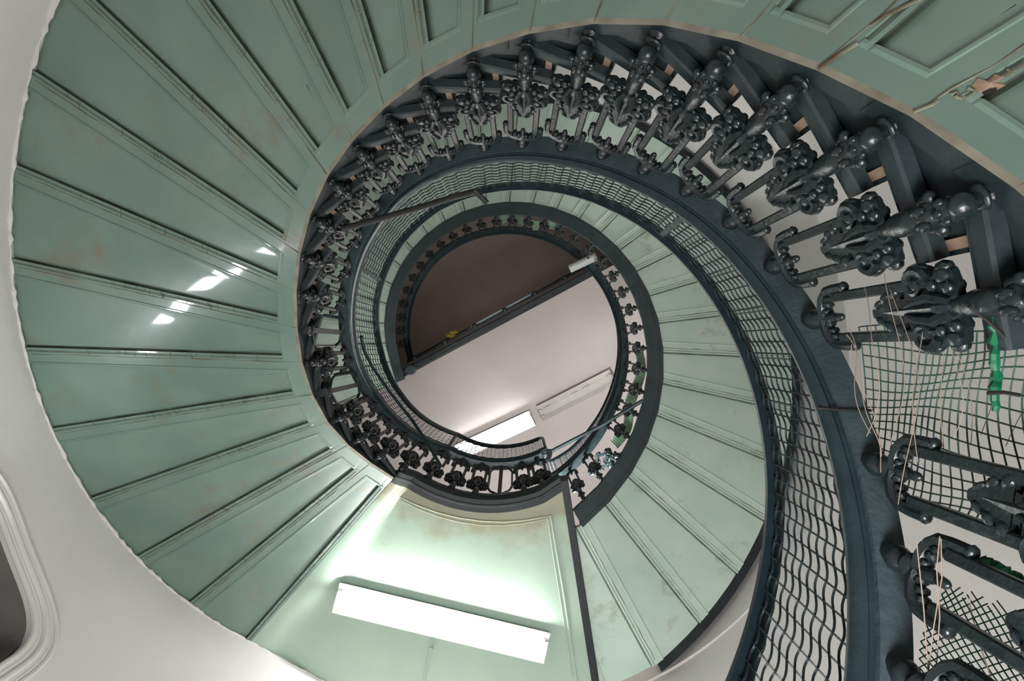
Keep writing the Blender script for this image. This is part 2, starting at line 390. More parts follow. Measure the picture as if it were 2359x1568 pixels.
def treads(root, c, thf, zsf, rif, Ro, n0, n1, zo, mend, tipin, backin):
    for n in range(n0,n1):
        # tread: from n+.5 (front corner, standing proud of the string) to n+2.05 (back)
        f0,f1=thf(n+.5),thf(n+2.02); zb=zsf(n+2)+zo if n+2<=21 or c is C2 else zsf(21)+zo+.14
        Rt=rif(n+1)-tipin; Rbk=rif(n+2)-backin
        b=MB(); K=5; low=[]; 
        for k in range(K+1):
            fr=k/K
            pin=P(c,f0,Rt,zb)*(1-fr)+P(c,f1,Rbk,zb)*fr
            pout=P(c,f0+(f1-f0)*fr,Ro-.01,zb)
            low.append((pin,pout))
        vs=[]
        for pin,pout in low:
            vs+= [pin,pout,pout+Vector((0,0,.045)),pin+Vector((0,0,.045))]
        fs=[]
        for k in range(K):
            for i in range(4): fs.append((k*4+i,k*4+(i+1)%4,(k+1)*4+(i+1)%4,(k+1)*4+i))
        fs.append((0,1,2,3)); fs.append((K*4,K*4+3,K*4+2,K*4+1)); b.add(vs,fs)
        t=b.build('tread', M_WOOD, root, bevel=.004)
        # painted end strip along the string with a groove
        e=MB(); p0,p1=low[0][0],low[K][0]; d=(p1-p0).normalized(); inn=Vector((-d.y,d.x,0)); 
        if inn.dot(rad(f0))>0: inn=-inn
        prof=[(-.072,-.016),(-.048,-.018),(-.044,-.004),(-.032,-.004),(-.028,-.020),(.004,-.020),(.010,-.012),(.010,.030),(.004,.036),(.004,.05),(-.072,.05)]
        e.sweep([(p0+d*.0,inn,Vector((0,0,1))),(p1,inn,Vector((0,0,1)))],prof)
        e.build('tread_end', mend, t)
        # nosing mouldings under the front edge
        q=MB(); q0,q1=low[0][0],low[0][1]; dd=(low[1][0]-low[0][0]).normalized()
        fo=Vector((-sin(f0*D),cos(f0*D),0))
        for off,r_ in ((.012,.007),(.05,.010)): q.tube([q0+fo*off+rad(f0)*.06,q1+fo*off],r_,6)
        q.build('nosing_moulding', M_WOOD, t)
        # riser
        r=MB(); g0=thf(n+.62); p0=P(c,g0,rif(n+1)-.002,zb-.19); p1=P(c,g0,Ro-.01,zb-.19)
        r.box((p0+p1)/2+Vector((0,0,.095)), (p1-p0)/2, Vector((-sin(g0*D),cos(g0*D),0))*.012, Vector((0,0,.095)))
        r.build('riser', M_WOOD, root)
def string(root, c, thf, zsf, rif, n0, n1, zo, m, w=.08, under=0, rec=-.012, dz=.004):
    b=MB(); SUB=4
    fr=[]
    for i in range((n1-n0)*SUB):
        na=n0+i/SUB; nb=n0+(i+1)/SUB; nm=(na+nb)/2
        k=math.floor(nm-.5)            # tread index over this piece
        zt=(zsf(k+2) if (k+2<=21 or c is C2) else zsf(21)+.14)+zo
        vs=[]
        for q in (na,nb):
            f_=q-math.floor(q); base=math.floor(q+1e-9); f_=q-base
            A=thf(base); B=thf(base+1); Rin=rif(q); ch=cos((B-A)*.5*D)/cos((f_-.5)*(B-A)*D)
            R=Rin*ch
            zb=zsf(q)
            vs+=[P(c,thf(q),R-rec-under,zb+dz),P(c,thf(q),R+w,zb+dz),P(c,thf(q),R+w,zt-.001),P(c,thf(q),R-rec,zt-.001), P(c,thf(q),R-rec-under,min(zt-.002,zb+.06))]
        fs=[(j,(j+1)%5,5+(j+1)%5,5+j) for j in range(5)]+[(0,1,2,3,4),(5,9,8,7,6)]
        b.add(vs,fs)
    # moulding lines on the string
    return b.build('string', m, root)

b=MB(); pts=[]; rr=[]
for k in range(-6*14,21*14+30):
    n=k/14; th=th1(n) if n<21 else lerp(LT,n); zz=zs1(n)
    pts.append(P(C1,th,ROUT-.002,zz-.004+random.uniform(-.004,.004))); rr.append(random.choice([.004,.007,.010,.013,.018]))
b.tube(pts,rr,6); struct(b.build('trim_2',M_WALL))
stair1=empty('stair_flight','lower spiral stair flight with dark green panelled underside sweeping round the left','stairs')
ri1=lambda n: lerp(RS1,n)
flight(stair1, C1, th1, zs1, ri1, ROUT, -6, 21, M_GREEN, .13, False, M_STRING)
treads(stair1, C1, th1, zs1, ri1, ROUT, -7, 20, .075, M_TEND, .030, .008)
string(stair1, C1, th1, zs1, ri1, -6, 21, .075, M_STRING)

def on_soffit(u,v):
    z=1.4
    for _ in range(30):
        p=at(u,v,z); th=math.degrees(math.atan2(p.y-C1[1],p.x-C1[0]))
        n=0
        lo,hi=-6.0,21.0
        for _k in range(30):
            n=(lo+hi)/2
            if th1(n)<th: lo=n
            else: hi=n
        z=.5*z+.5*zs1(n)
    return at(u,v,z-.004)
b=MB(); ol=[(2240,196),(2252,180),(2275,186),(2292,170),(2312,176),(2300,190),(2318,196),(2296,206),(2280,204),(2262,214),(2248,208)]
vs=[on_soffit(*p) for p in ol]; c_=on_soffit(2278,192)+Vector((0,0,-.006)); b.add(vs+[c_]+[v+Vector((0,0,.02)) for v in vs],[(i,(i+1)%11,11) for i in range(11)]+[(i,(i+1)%11,12+(i+1)%11,12+i) for i in range(11)]); pt_=b.build('broken_patch',M_WOODL,stair1); pt_['label']='splintered bare wood patch'
b=MB(); ol=[(2262,214),(2280,206),(2294,204),(2290,214),(2272,220)]; vs=[on_soffit(*p)+Vector((0,0,-.004)) for p in ol]; b.add(vs+[v+Vector((0,0,.02)) for v in vs],[(0,1,2,3,4),(9,8,7,6,5)]+[(i,(i+1)%5,5+(i+1)%5,5+i) for i in range(5)]); b.build('hole',M_TIE,stair1)
for pl in ([(2230,205),(2245,212),(2225,225)],[(2190,218),(2205,212),(2215,228),(2200,222)],[(2312,178),(2325,168),(2340,162),(2359,150)],[(2320,160),(2330,172)],[(2005,60),(2040,36),(2090,12),(2120,0)],[(1885,160),(1930,128),(1975,100)],[(2105,258),(2150,240),(2160,232)]):
    b=MB(); b.tube([on_soffit(*p) for p in pl],[.003+.002*random.random() for _ in pl],4); b.build('crack',M_CRACK,stair1)
stair2=empty('stair_flight','upper spiral stair flight with pale green underside above the landing','stairs')
ri2=lambda n: RI2
flight(stair2, C2, th2, z2, ri2, RO2-.0, -1, 27, M_GREEN2, 0, True, M_STRING)
treads(stair2, C2, th2, z2, ri2, RO2+.08, 0, 24, .10, M_STRING, .0, -.0)
string(stair2, C2, th2, z2, ri2, 0, 27, .10, M_STR2, w=.015, under=.13, rec=.012, dz=-.010)
# outer string with stepped dark edge along the wall
b=MB(); SUB=3
for i in range(26*SUB):
    na=i/SUB; nb=(i+1)/SUB; vs=[]
    for q in (na,nb):
        z=z2(q); vs+=[P(C2,th2(q),RO2-.012,z+.03),P(C2,th2(q),RO2+.075,z+.0),P(C2,th2(q),RO2+.075,z+.3),P(C2,th2(q),RO2-.012,z+.3)]
    b.add(vs,[(j,(j+1)%4,4+(j+1)%4,4+j) for j in range(4)]+([(0,1,2,3)] if i==0 else [])+([(4,7,6,5)] if i==26*SUB-1 else []))
b.build('outer_string', M_STRING, stair2)
# string mouldings of upper flight (thin beads on its wide underside)
b=MB()
for dr,dz,r_ in ((-.135,.02,.012),(-.10,-.004,.009),(-.075,-.004,.006),(-.02,-.006,.014)):
    b.tube([P(C2,th2(i/4),RI2*cos(4.9*D)+dr+.004,z2(i/4)+dz+.004) for i in range(0,26*4+1)], r_, 6)
b.build('string_moulding', M_STR2, stair2, smooth=True)

# ------------------------------------------------------------------ middle landing
land=empty('stair_landing','flat pale green landing soffit with raised frame moulding, carrying the lit tube lamp','landing')
eA=at(1296,1114,ZL); eB=at(1366,1568,ZL); ed=(eB-eA).normalized(); en=Vector((ed.y,-ed.x,0))
if en.x<0: en=-en
def land_outline(dr=0):
    pts=[]
    tA=th1(21)+.2
    for k in range(21):
        th=tA+(290.0-tA)*k/20
        n=21+6*(k/20)
        pts.append(P(C1,th,lerp([(21,1.2),(23,1.185),(27,1.165)],n)+dr,ZL))
    return pts
inner=land_outline()
# end the inner arc at the straight edge
inner=[p for p in inner if (p-eA).dot(en)<-.01]+[eA.copy()]
tEnd=math.degrees(math.atan2(eB.y-C1[1],eB.x-C1[0]))%360
# far point of edge on the wall
t=0
while (eA+ed*t-Vector((C1[0],C1[1],ZL))).length<ROUT: t+=.005
eW=eA+ed*t; thW=math.degrees(math.atan2(eW.y-C1[1],eW.x-C1[0]))%360
b=MB(); K=40; vs=[]
tA=th1(21)
def zland(th):  # soft cove rising from the last step to the flat landing
    x=(th-tA)/7.0
    return ZL if x>=1 else 5.463+(ZL-5.463)*(3*x*x-2*x**3)
def inner_at(fr):
    x=fr*(len(inner)-1); i=min(int(x),len(inner)-2); return inner[i].lerp(inner[i+1],x-i)
rows=[]
for k in range(K+1):
    fr=k/K
    pi_=inner_at(fr); tho=tA+(thW-tA)*fr; po_=P(C1,tho,ROUT+.02,ZL) if k<K else eW.copy()
    row=[]
    for j in range(9):
        q=pi_.lerp(po_,j/8); thq=math.degrees(math.atan2(q.y-C1[1],q.x-C1[0]))%360
        row.append(Vector((q.x,q.y,zland(thq))))
    rows.append(row)
for r_ in rows: vs+=r_
nb_=len(vs); vs+=[Vector((v.x,v.y,ZL+.22)) for v in vs]
fs=[]
for k in range(K):
    for j in range(8):
        fs.append((k*9+j,(k+1)*9+j,(k+1)*9+j+1,k*9+j+1)); fs.append((nb_+k*9+j,nb_+k*9+j+1,nb_+(k+1)*9+j+1,nb_+(k+1)*9+j))
    for j in (0,8): fs.append((k*9+j,nb_+k*9+j,nb_+(k+1)*9+j,(k+1)*9+j))
for k in (0,K):
    for j in range(8): fs.append((k*9+j,k*9+j+1,nb_+k*9+j+1,nb_+k*9+j))
b.add(vs,fs); b.build('slab', M_LAND, land, smooth=True, sharp=30)
# dark painted rim along the well edge and along the straight edge
b=MB(); fr=[]
for k in range(0,61):
    p=inner_at(k/60); o_=Vector((p.x-C1[0],p.y-C1[1],0)).normalized(); p=Vector((p.x,p.y,zland(math.degrees(math.atan2(p.y-C1[1],p.x-C1[0]))%360)))
    fr.append((p,o_,Vector((0,0,1))))
b.sweep(fr,[(-.06,.02),(-.055,.0),(-.02,-.004),(-.015,-.012),(0,-.012),(.006,-.004),(.05,-.003),(.05,.0),(.0,.2),(-.02,.23),(-.06,.23),(-.07,.12),(-.06,.1)])
b.build('string', M_STRING, land, smooth=True, sharp=30)
b=MB(); e0=eA-ed*.02; e1=eW-ed*.02
b.sweep([(Vector((e0.x,e0.y,ZL)),en,Vector((0,0,1))),(Vector((e1.x,e1.y,ZL)),en,Vector((0,0,1)))],[(-.012,-.006),(.045,-.006),(.05,0),(.05,.24),(-.012,.24)])
b.build('edge_board', M_STRING, land)
# raised frame moulding
b=MB()
path=[at(606,1473,ZL),at(760,1306,ZL),at(918,1142,ZL)]+[at(*q,ZL) for q in ((960,1162),(1010,1180),(1060,1192),(1110,1199),(1160,1201),(1210,1197),(1245,1191),(1269,1186))]+[at(1283,1270,ZL),at(1301,1377,ZL),at(1328,1563,ZL),at(1330,1590,ZL)]
def frame_line(path, off, r_):
    for i in range(len(path)-1):
        pass
    b.tube([p+Vector((0,0,off)) for p in path], r_, 6)
frame_line(path,-.001,.010)
cen=at(1050,1420,ZL)
frame_line([p+(Vector((cen.x-p.x,cen.y-p.y,0)).normalized()*.035) for p in path[1:-1]],-.0,.006)
b.build('frame_moulding', M_LAND, land, smooth=True)

# ------------------------------------------------------------------ top landing slab (white, lit by tube lamps) and beam
ZT=11.02
tA_=at(905,882,ZT); tB_=at(1380,628,ZT); td=(tB_-tA_).normalized(); tn=Vector((-td.y,td.x,0))   # tn points to the open well
if tn.y<0: tn=-tn
b=MB(); RW=RO2+.2; pts=[]
cc=Vector((C2[0],C2[1],ZT))
ks=[k for k in range(0,361,3)]
base=(tA_-cc).dot(tn)
s0=-math.sqrt(RW*RW-base*base); 
angs=[]
poly=[]
for k in ks[:-1]:
    p=P(C2,k,RW,ZT)
    if (p-cc).dot(tn)<base: poly.append(p)
# order along the arc starting after the gap
poly.sort(key=lambda p: (math.degrees(math.atan2(p.y-cc.y,p.x-cc.x))- math.degrees(math.atan2(td.y,td.x)) +270)%360, reverse=True)
p0=cc+tn*base+td*s0; p1=cc+tn*base-td*s0
poly=[p1]+poly+[p0]
n_=len(poly); b.add(poly+[p+Vector((0,0,.25)) for p in poly],[tuple(range(n_)),tuple(range(2*n_-1,n_-1,-1))]+[(i,(i+1)%n_,n_+(i+1)%n_,n_+i) for i in range(n_)])
struct(b.build('ceiling_landing', M_CEIL))
bal3=empty('balustrade','straight dark iron balustrade across the edge of the top landing, far above','railing')
def tp(s,o,z): return tA_+td*s+tn*o+Vector((0,0,z-ZT))
Ls=(at(1400,617,ZT)-tA_).dot(td)
b=MB(); b.sweep([(tp(.25,0,ZT),tn,Vector((0,0,1))),(tp(Ls,0,ZT),tn,Vector((0,0,1)))],[(0,-.0),(0.03,-.05),(.10,-.05),(.11,-.02),(.13,-.02),(.13,.2),(0,.2)])
b.build('fascia', M_STRING, bal3)
b=MB()
for o_,z_,r_ in ((.20,ZT+.28,.016),(.235,ZT+.45,.014),(.25,ZT+1.0,.03)): b.tube([tp(.3,o_,z_),tp(Ls+.1,o_,z_)],r_,8)
b.build('rail', M_RAIL, bal3)
k=0; s=.5
while s<Ls:
    b=MB(); b.box(tp(s,.15,ZT+.02),td*.02,tn*.06,Vector((0,0,.02))); b.ell(tp(s,.20,ZT+.05),.04,.04,.04); b.tube([tp(s,.2,ZT+.05),tp(s,.24,ZT+.6),tp(s,.25,ZT+1.0)],[.02,.03,.015],8)
    for q in (-.05,.05): b.tube([tp(s+q,.21,ZT+.35),tp(s+q,.245,ZT+.85)],.01,5)
    b.build('baluster', M_IRON, bal3, smooth=True); s+=.55
b=MB(); b.lathe([(.07,-.14),(.085,-.10),(.085,0),(.07,.04),(.06,.9),(.07,1.05)], at(948,851,ZT-.1), n=12); b.build('newel_post', M_STRIP, bal3, smooth=True)
b=MB()
for k in range(7): 
    p=at(1032+k*3,774-k*1.5,ZT+.15); b.ell(p+Vector((random.uniform(-.02,.02),random.uniform(-.02,.02),random.uniform(-.02,.02))),.05,.035,.03)
tag(b.build('rag', M_YEL, smooth=True),'small dull yellow rag caught on the straight top balustrade','rag')

# ------------------------------------------------------------------ balusters
def lathe_tube(b,pts): b.lathe(pts)
def make_baluster():
    """ornate cast iron baluster; local: x along rail, y towards the string, z 0..1 from base ball to rail"""
    root={}
    b=MB()
    b.lathe([(.030,.075),(.032,.06),(.024,.052),(.017,.045),(.017,.0)],axis='y')
    b.ell((0,0,0),.027,.027,.027,nu=12,nv=8)
    b.ell((0,.035,0),.030,.010,.030,nu=12)
    b.lathe([(.012,.0),(.020,.03),(.026,.045),(.018,.058),(.016,.066),(.030,.08),(.034,.10),(.028,.118),(.018,.128),(.017,.135),(.026,.150),(.029,.175),(.028,.225),(.022,.25),(.018,.275)],n=12)
    for k in range(6):
        q=2*pi*k/6; b.ell((.031*cos(q),.031*sin(q),.098),.012,.012,.024)
        b.ell((.022*cos(q+.5),.022*sin(q+.5),.048),.010,.010,.014)
    for sx in (-1,1): b.ell((sx*.034,0,.085),.016,.014,.016); b.ell((sx*.03,.0,.115),.011,.012,.014)
    root['base']=b
    b=MB()
    half=[(.014,.225),(.045,.212),(.075,.222),(.088,.248),(.080,.278),(.066,.292),(.080,.305),(.094,.330),(.097,.362),(.086,.392),(.064,.408),(.046,.402),(.026,.412),(.030,.432),(.052,.428),(.062,.448),(.050,.466),(.036,.470),(.046,.488),(.040,.506),(.024,.512),(.022,.535),(.008,.560)]
    n_=len(half); ol=[(x,z) for x,z in half]+[(-x,z) for x,z in reversed(half)]
    T_=.008
    vs=[(x,-T_,z) for x,z in ol]+[(x,T_,z) for x,z in ol]; N_=len(ol)
    fs=[]
    for k in range(n_-1):
        a_,c_=k,k+1; p_,q_=N_-1-k,N_-2-k
        if k in (11,): pass
        fs.append((a_,c_,q_,p_)); fs.append((N_+a_,N_+p_,N_+q_,N_+c_))
    fs+=[(k,(k+1)%N_,N_+(k+1)%N_,N_+k) for k in range(N_)]
    b.add(vs,fs)
    for sx in (-1,1):
        for sy in (-1,1):
            pts=[]; rr=[]
            for k in range(16):
                a=-1.3+k*.42; R_=.040-.0020*k
                pts.append((sx*(.054+R_*cos(a)*.9),sy*.012,.352+R_*sin(a)*1.25)); rr.append(.0115-.0004*k)
            b.tube(pts,rr,6)
            b.ell((sx*.054,sy*.010,.352),.015,.010,.018,nu=8)
            b.ell((sx*.066,sy*.010,.250),.018,.013,.022,nu=8); b.ell((sx*.040,sy*.012,.236),.014,.012,.018,nu=8)
            b.tube([(sx*.010,sy*.01,.24),(sx*.026,sy*.018,.30),(sx*.020,sy*.016,.36),(sx*.010,sy*.012,.41)],[.012,.012,.009,.005],6)
            b.ell((sx*.048,sy*.012,.290),.014,.010,.014,nu=8)
            for x_,z_,w_ in ((.044,.448,.014),(.034,.490,.011),(.020,.525,.008)):
                b.ell((sx*x_,sy*.009,z_),w_,.009,.018,Matrix.Rotation(sx*-.6,3,'Y'),nu=8)
        b.ell((sx*.082,0,.252),.015,.018,.024,nu=8); b.ell((sx*.086,0,.350),.015,.018,.036,nu=8)
    b.ell((0,0,.27),.022,.028,.045)
    b.tube([(0,0,.25),(0,.002,.4),(0,0,.565)],[.016,.016,.006],7)
    b.v=[(x_,y_,z_+.045) for x_,y_,z_ in b.v]
    root['palmette']=b
    bars=[]
    for sx in (-1,1):
        b=MB(); b.sweep([(Vector((sx*.056,0,.33)),Vector((1,0,0)),Vector((0,1,0))),(Vector((sx*.056,0,.80)),Vector((1,0,0)),Vector((0,1,0)))],
            [(-.013,-.009),(-.009,-.013),(.009,-.013),(.013,-.009),(.013,.009),(.009,.013),(-.009,.013),(-.013,.009)])
        bars.append(b)
    root['bars']=bars
    b=MB()
    for sx in (-1,1):
        b.tube([(0,0,.88),(sx*.03,0,.882),(sx*.055,0,.87),(sx*.073,0,.845),(sx*.078,0,.80),(sx*.078,0,.745)],[.020,.02,.019,.016,.014,.014],7)
        for x_,z_ in ((.018,.862),(.036,.85),(.052,.838),(.03,.885),(.05,.88)): b.ell((sx*x_,0,z_),.012,.018,.013,nu=7,nv=5)
        b.ell((sx*.078,0,.742),.016,.015,.012,nu=8)
    b.ell((0,0,.845),.017,.018,.035); b.ell((0,0,.80),.012,.012,.026)
    b.lathe([(.015,.88),(.024,.895),(.028,.91),(.020,.925),(.017,.935),(.027,.95),(.030,.965),(.024,.985),(.024,1.0)],n=12)
    root['crown']=b
    return root
BP=make_baluster(); BM={}
def mesh_of(b,name,m,smooth=True):
    o=b.build(name,m,smooth=smooth,local=True); me=o.data; bpy.data.objects.remove(o); return me
BM['base']=mesh_of(BP['base'],'base_knob',M_IRON); BM['palmette']=mesh_of(BP['palmette'],'palmette',M_IRON)
BM['bar']=[mesh_of(q,'bar',M_IRON,False) for q in BP['bars']]; BM['crown']=mesh_of(BP['crown'],'crown',M_IRON)
# plain replacement baluster: flat bar hexagon with centre bar
b=MB(); b.tube([(-.08,0,.22),(-.105,0,.33),(-.105,0,.80),(-.075,0,.90),(0,0,.915),(.075,0,.90),(.105,0,.80),(.105,0,.33),(.08,0,.22),(0,0,.12)],.0115,4,closed=True); BM['hex']=mesh_of(b,'hexagon_bar',M_IRON,False)
b=MB(); b.box((0,0,.5),Vector((.017,0,0)),Vector((0,.006,0)),Vector((0,0,.5))); b.ell((0,0,.10),.04,.02,.03); b.box((0,.03,.0),Vector((.025,0,0)),Vector((0,.05,0)),Vector((0,0,.015))); BM['flat']=mesh_of(b,'centre_bar',M_IRON,False)
def inst(me,name,parent):
    o=bpy.data.objects.new(name,me); COL.objects.link(o); o.parent=parent; return o
def place_baluster(parent, pb, pt, outw, plain=False, label=None, scx=1.0):
    pb_,pt_=W(pb),W(pt); z=(pt_-pb_); h=z.length; z.normalize(); y=W(outw); y=(y-z*y.dot(z)).normalized(); x=y.cross(z)
    r=bpy.data.objects.new('baluster',None); COL.objects.link(r); r.empty_display_size=.05; r.parent=parent
    r.matrix_world=Matrix(((x.x*scx,y.x*scx,z.x*h,pb_.x),(x.y*scx,y.y*scx,z.y*h,pb_.y),(x.z*scx,y.z*scx,z.z*h,pb_.z),(0,0,0,1)))
    if plain: inst(BM['hex'],'hexagon_bar',r); inst(BM['flat'],'centre_bar',r)
    else:
        inst(BM['base'],'base_knob',r); inst(BM['palmette'],'palmette',r)
        for q in BM['bar']: inst(q,'bar',r)
        inst(BM['crown'],'crown',r)
    if label: r['label']=label
    return r
bal1=empty('balustrade','near curved iron balustrade of ornate cast balusters along the lower flight','railing')
def rbase(n): return P(C1,thb(n),lerp(RB1,n),zbse(n))
def thb(n): return th1(n) if n<=21 else lerp(LT,n)
def zbse(n): return z1(n)+.066 if n<=20 else (z1(20)+.066+(n-20)*.24 if n<21.5 else ZL+.08)
def prail(n,dz=0,dr=0): return P(C1,thb(n),lerp(RT1,n)+dr,zt1(n)+dz)
plain={15,17,25}
for n in range(-8,28):
    if n==-2: continue
    place_baluster(bal1, rbase(n), prail(n,.0), rad(thb(n)), plain=(n in plain), label='plain hexagonal flat bar replacement baluster' if n in plain else None)
def railframes(na,nb,sub,f):
    fr=[]; K=int((nb-na)*sub)
    for i in range(K+1):
        n=na+(nb-na)*i/K; p=f(n); q=f(n+.05); q0=f(n-.05); t=(q-q0).normalized(); o=rad(thb(n)); o=(o-t*o.dot(t)).normalized(); u=o.cross(t); 
        if u.z<0: u=-u
        fr.append((p,o,u))
    return fr
NE=27.9
strip=MB(); strip.sweep(railframes(-9,NE-.5,5,lambda n:prail(n)),[(-.035,-.002),(.040,-.002),(.043,.003),(.043,.012),(-.035,.012)])
strip.build('iron_strip', M_STRIP, bal1)
RAILP=[(-.062,.012),(-.052,.006),(-.046,.011),(-.038,.006),(-.012,.004),(-.006,.010),(.000,.004),(.006,.006),(.010,.014),(.022,.014),(.034,.022),(.038,.04),(.030,.062),(.01,.078),(-.02,.082),(-.05,.074),(-.068,.055),(-.072,.035)]
hr=MB(); hr.sweep(railframes(-9,NE,5,lambda n:prail(n,.006)),RAILP); hr.sweep(railframes(-9,NE-.3,5,lambda n:prail(n,.006)),[(-.020,.0),(-.012,-.006),(-.004,0),(-.004,.01),(-.02,.01)])
hr.build('handrail', M_RAIL, bal1, smooth=True, sharp=40)

# mesh guard
def wire_guard(root, na, nb, bot, top, step_n, nrows, seams, matw, wr=.0036, amp=.0095):
    cuts=[na]+seams+[nb]
    for a,b_ in zip(cuts[:-1],cuts[1:]):
        m=MB(); K=int((b_-a)/step_n)
        for i in range(K+1):
            n=a+(b_-a)*i/K; m.tube([bot(n),bot(n).lerp(top(n),.5),top(n)],wr*.9,3,caps=False)
        for j in range(1,nrows):
            t=j/nrows; pts=[]
            for i in range(K*4+1):
                n=a+(b_-a)*i/(K*4); p=bot(n).lerp(top(n),t); ph=i/4*pi
                d=(top(n)-bot(n)).normalized(); pts.append(p+d*amp*sin(ph+.4))
            m.tube(pts,wr,3,caps=False)
        m.build('wire_mesh', matw, root)
rimz=.70
def grim(n,dz=0,dr=0): return P(C1,thb(n),lerp(RR1,n)+dr,zt1(n)+rimz+dz)
def gbot(n): return prail(n,.085,-.02)
guard1=empty('mesh_guard','tall crimped wire mesh guard standing on the near curved handrail','guard')
wire_guard(guard1,-9,27.6,gbot,lambda n:grim(n),.225,12,[1.6,12.6,22.0],M_WIRE)
b=MB(); rp=[]
b.sweep(railframes(-9,27.3,5,lambda n:grim(n)),[(-.018,-.012),(.004,-.022),(.014,-.020),(.018,0),(.014,.016),(-.004,.018),(-.016,.008)])
# rounded end drop
e=[grim(27.3),grim(27.6,-.02),grim(27.8,-.10),grim(27.85,-.22),gbot(27.75)]
b.tube(e,.017,8)
b.build('top_rail', M_RAIL, guard1, smooth=True)
b=MB(); b.sweep(railframes(-9,27.5,5,lambda n:P(C1,thb(n),lerp(RR1,n)*.93+lerp(RT1,n)*.07+.008,zt1(n)+rimz*.93)),[(-.003,-.028),(.003,-.028),(.003,.028),(-.003,.028)]); b.build('flat_band', M_RAIL, guard1)
for n in (1.6,12.6,22.0):
    b=MB(); a_=gbot(n); c_=grim(n); tg=Vector((-sin(thb(n)*D),cos(thb(n)*D),0)); b.box((a_+c_)/2, (c_-a_)/2, tg*.012, rad(thb(n))*.005)
    for k in range(8):
        p=a_.lerp(c_,(k+.5)/8); b.tube([p-tg*.02,p+tg*.02],.006,4)
    b.build('seam_post', M_RAIL, guard1)
# rail end scroll of the landing rail: vertical plate closing mesh and rail
b=MB(); p=prail(NE,.04); b.tube([p,p+Vector((0,0,-.05)),prail(NE-.05,-.2),prail(NE-.3,-.32)],[.035,.03,.02,.02],8); b.build('rail_end', M_RAIL, bal1, smooth=True)

b=MB(); n_=-2.35; b.tube([prail(n_,.095,-.06),prail(n_,.03,-.072),prail(n_,-.008,-.04),prail(n_,-.010,.03),prail(n_,.0,.052),prail(n_,.05,.048),prail(n_,.10,.0),prail(n_,.10,-.06)],.0035,6,closed=True)
tag(b.build('cable_tie',M_TIE,smooth=True),'black cable tie wrapped tightly round the near handrail','cable tie')
# ------------------------------------------------------------------ upper flight balustrade
bal2=empty('balustrade','small distant curved iron balustrade of the upper flight','railing')
RAIL2=[(-60,1.53),(-30,1.53),(0,1.56),(30,1.58),(90,1.61),(130,1.64),(190,1.62)]
RIM2=[(-62,1.47),(-54,1.50),(-25,1.54),(-3,1.585),(19,1.625),(45,1.66),(82,1.735),(127,1.80),(157,1.78),(190,1.75)]
def rail2(n,dz=0,dr=0): return P(C2,th2(n),lerp(RAIL2,th2(n))+dr,z2(n)+1.02+dz)
def rim2(n): return P(C2,th2(n),lerp(RIM2,th2(n)),z2(n)+1.02+.70)
n=.42; i=0; miss=False
while n<25.6:
    pb=P(C2,th2(n),1.612,z2(n)+.08)
    if not (1.6<n<2.4): place_baluster(bal2,pb,rail2(n),rad(th2(n)),scx=.72)
    n+=.79
r=place_baluster(bal2, at(1424,1049,z2(2)+.1), at(1372,1066,z2(2)+.75), Vector((1,.2,0)), label='broken baluster hanging loose and leaning')
def frames2(na,nb,f,sub=4):
    fr=[]; K=int((nb-na)*sub)
    for i in range(K+1):
        n=na+(nb-na)*i/K; p=f(n); t=(f(n+.05)-f(n-.05)).normalized(); o=rad(th2(n)); o=(o-t*o.dot(t)).normalized(); u=o.cross(t)
        if u.z<0: u=-u
        fr.append((p,o,u))
    return fr
b=MB(); b.sweep(frames2(-.4,25.9,lambda n:rail2(n)),RAILP); b.build('handrail',M_RAIL,bal2,smooth=True,sharp=40)
b=MB(); b.sweep(frames2(-.4,25.9,lambda n:rail2(n,-.006)),[(-.035,-.002),(.040,-.002),(.043,.012),(-.035,.012)]); b.build('iron_strip',M_STRIP,bal2)
guard2=empty('mesh_guard','fine wire mesh guard on the distant upper handrail, seen as a thin strip','guard')
wire_guard(guard2,-.6,25.5,lambda n:rail2(n,.08),rim2,.14,12,[8.0,17.0],M_WIRE,wr=.004)
b=MB(); b.sweep(frames2(-.7,25.6,rim2),[(-.018,-.018),(.016,-.02),(.018,.016),(-.014,.018)]); b.build('top_rail',M_RAIL,guard2)

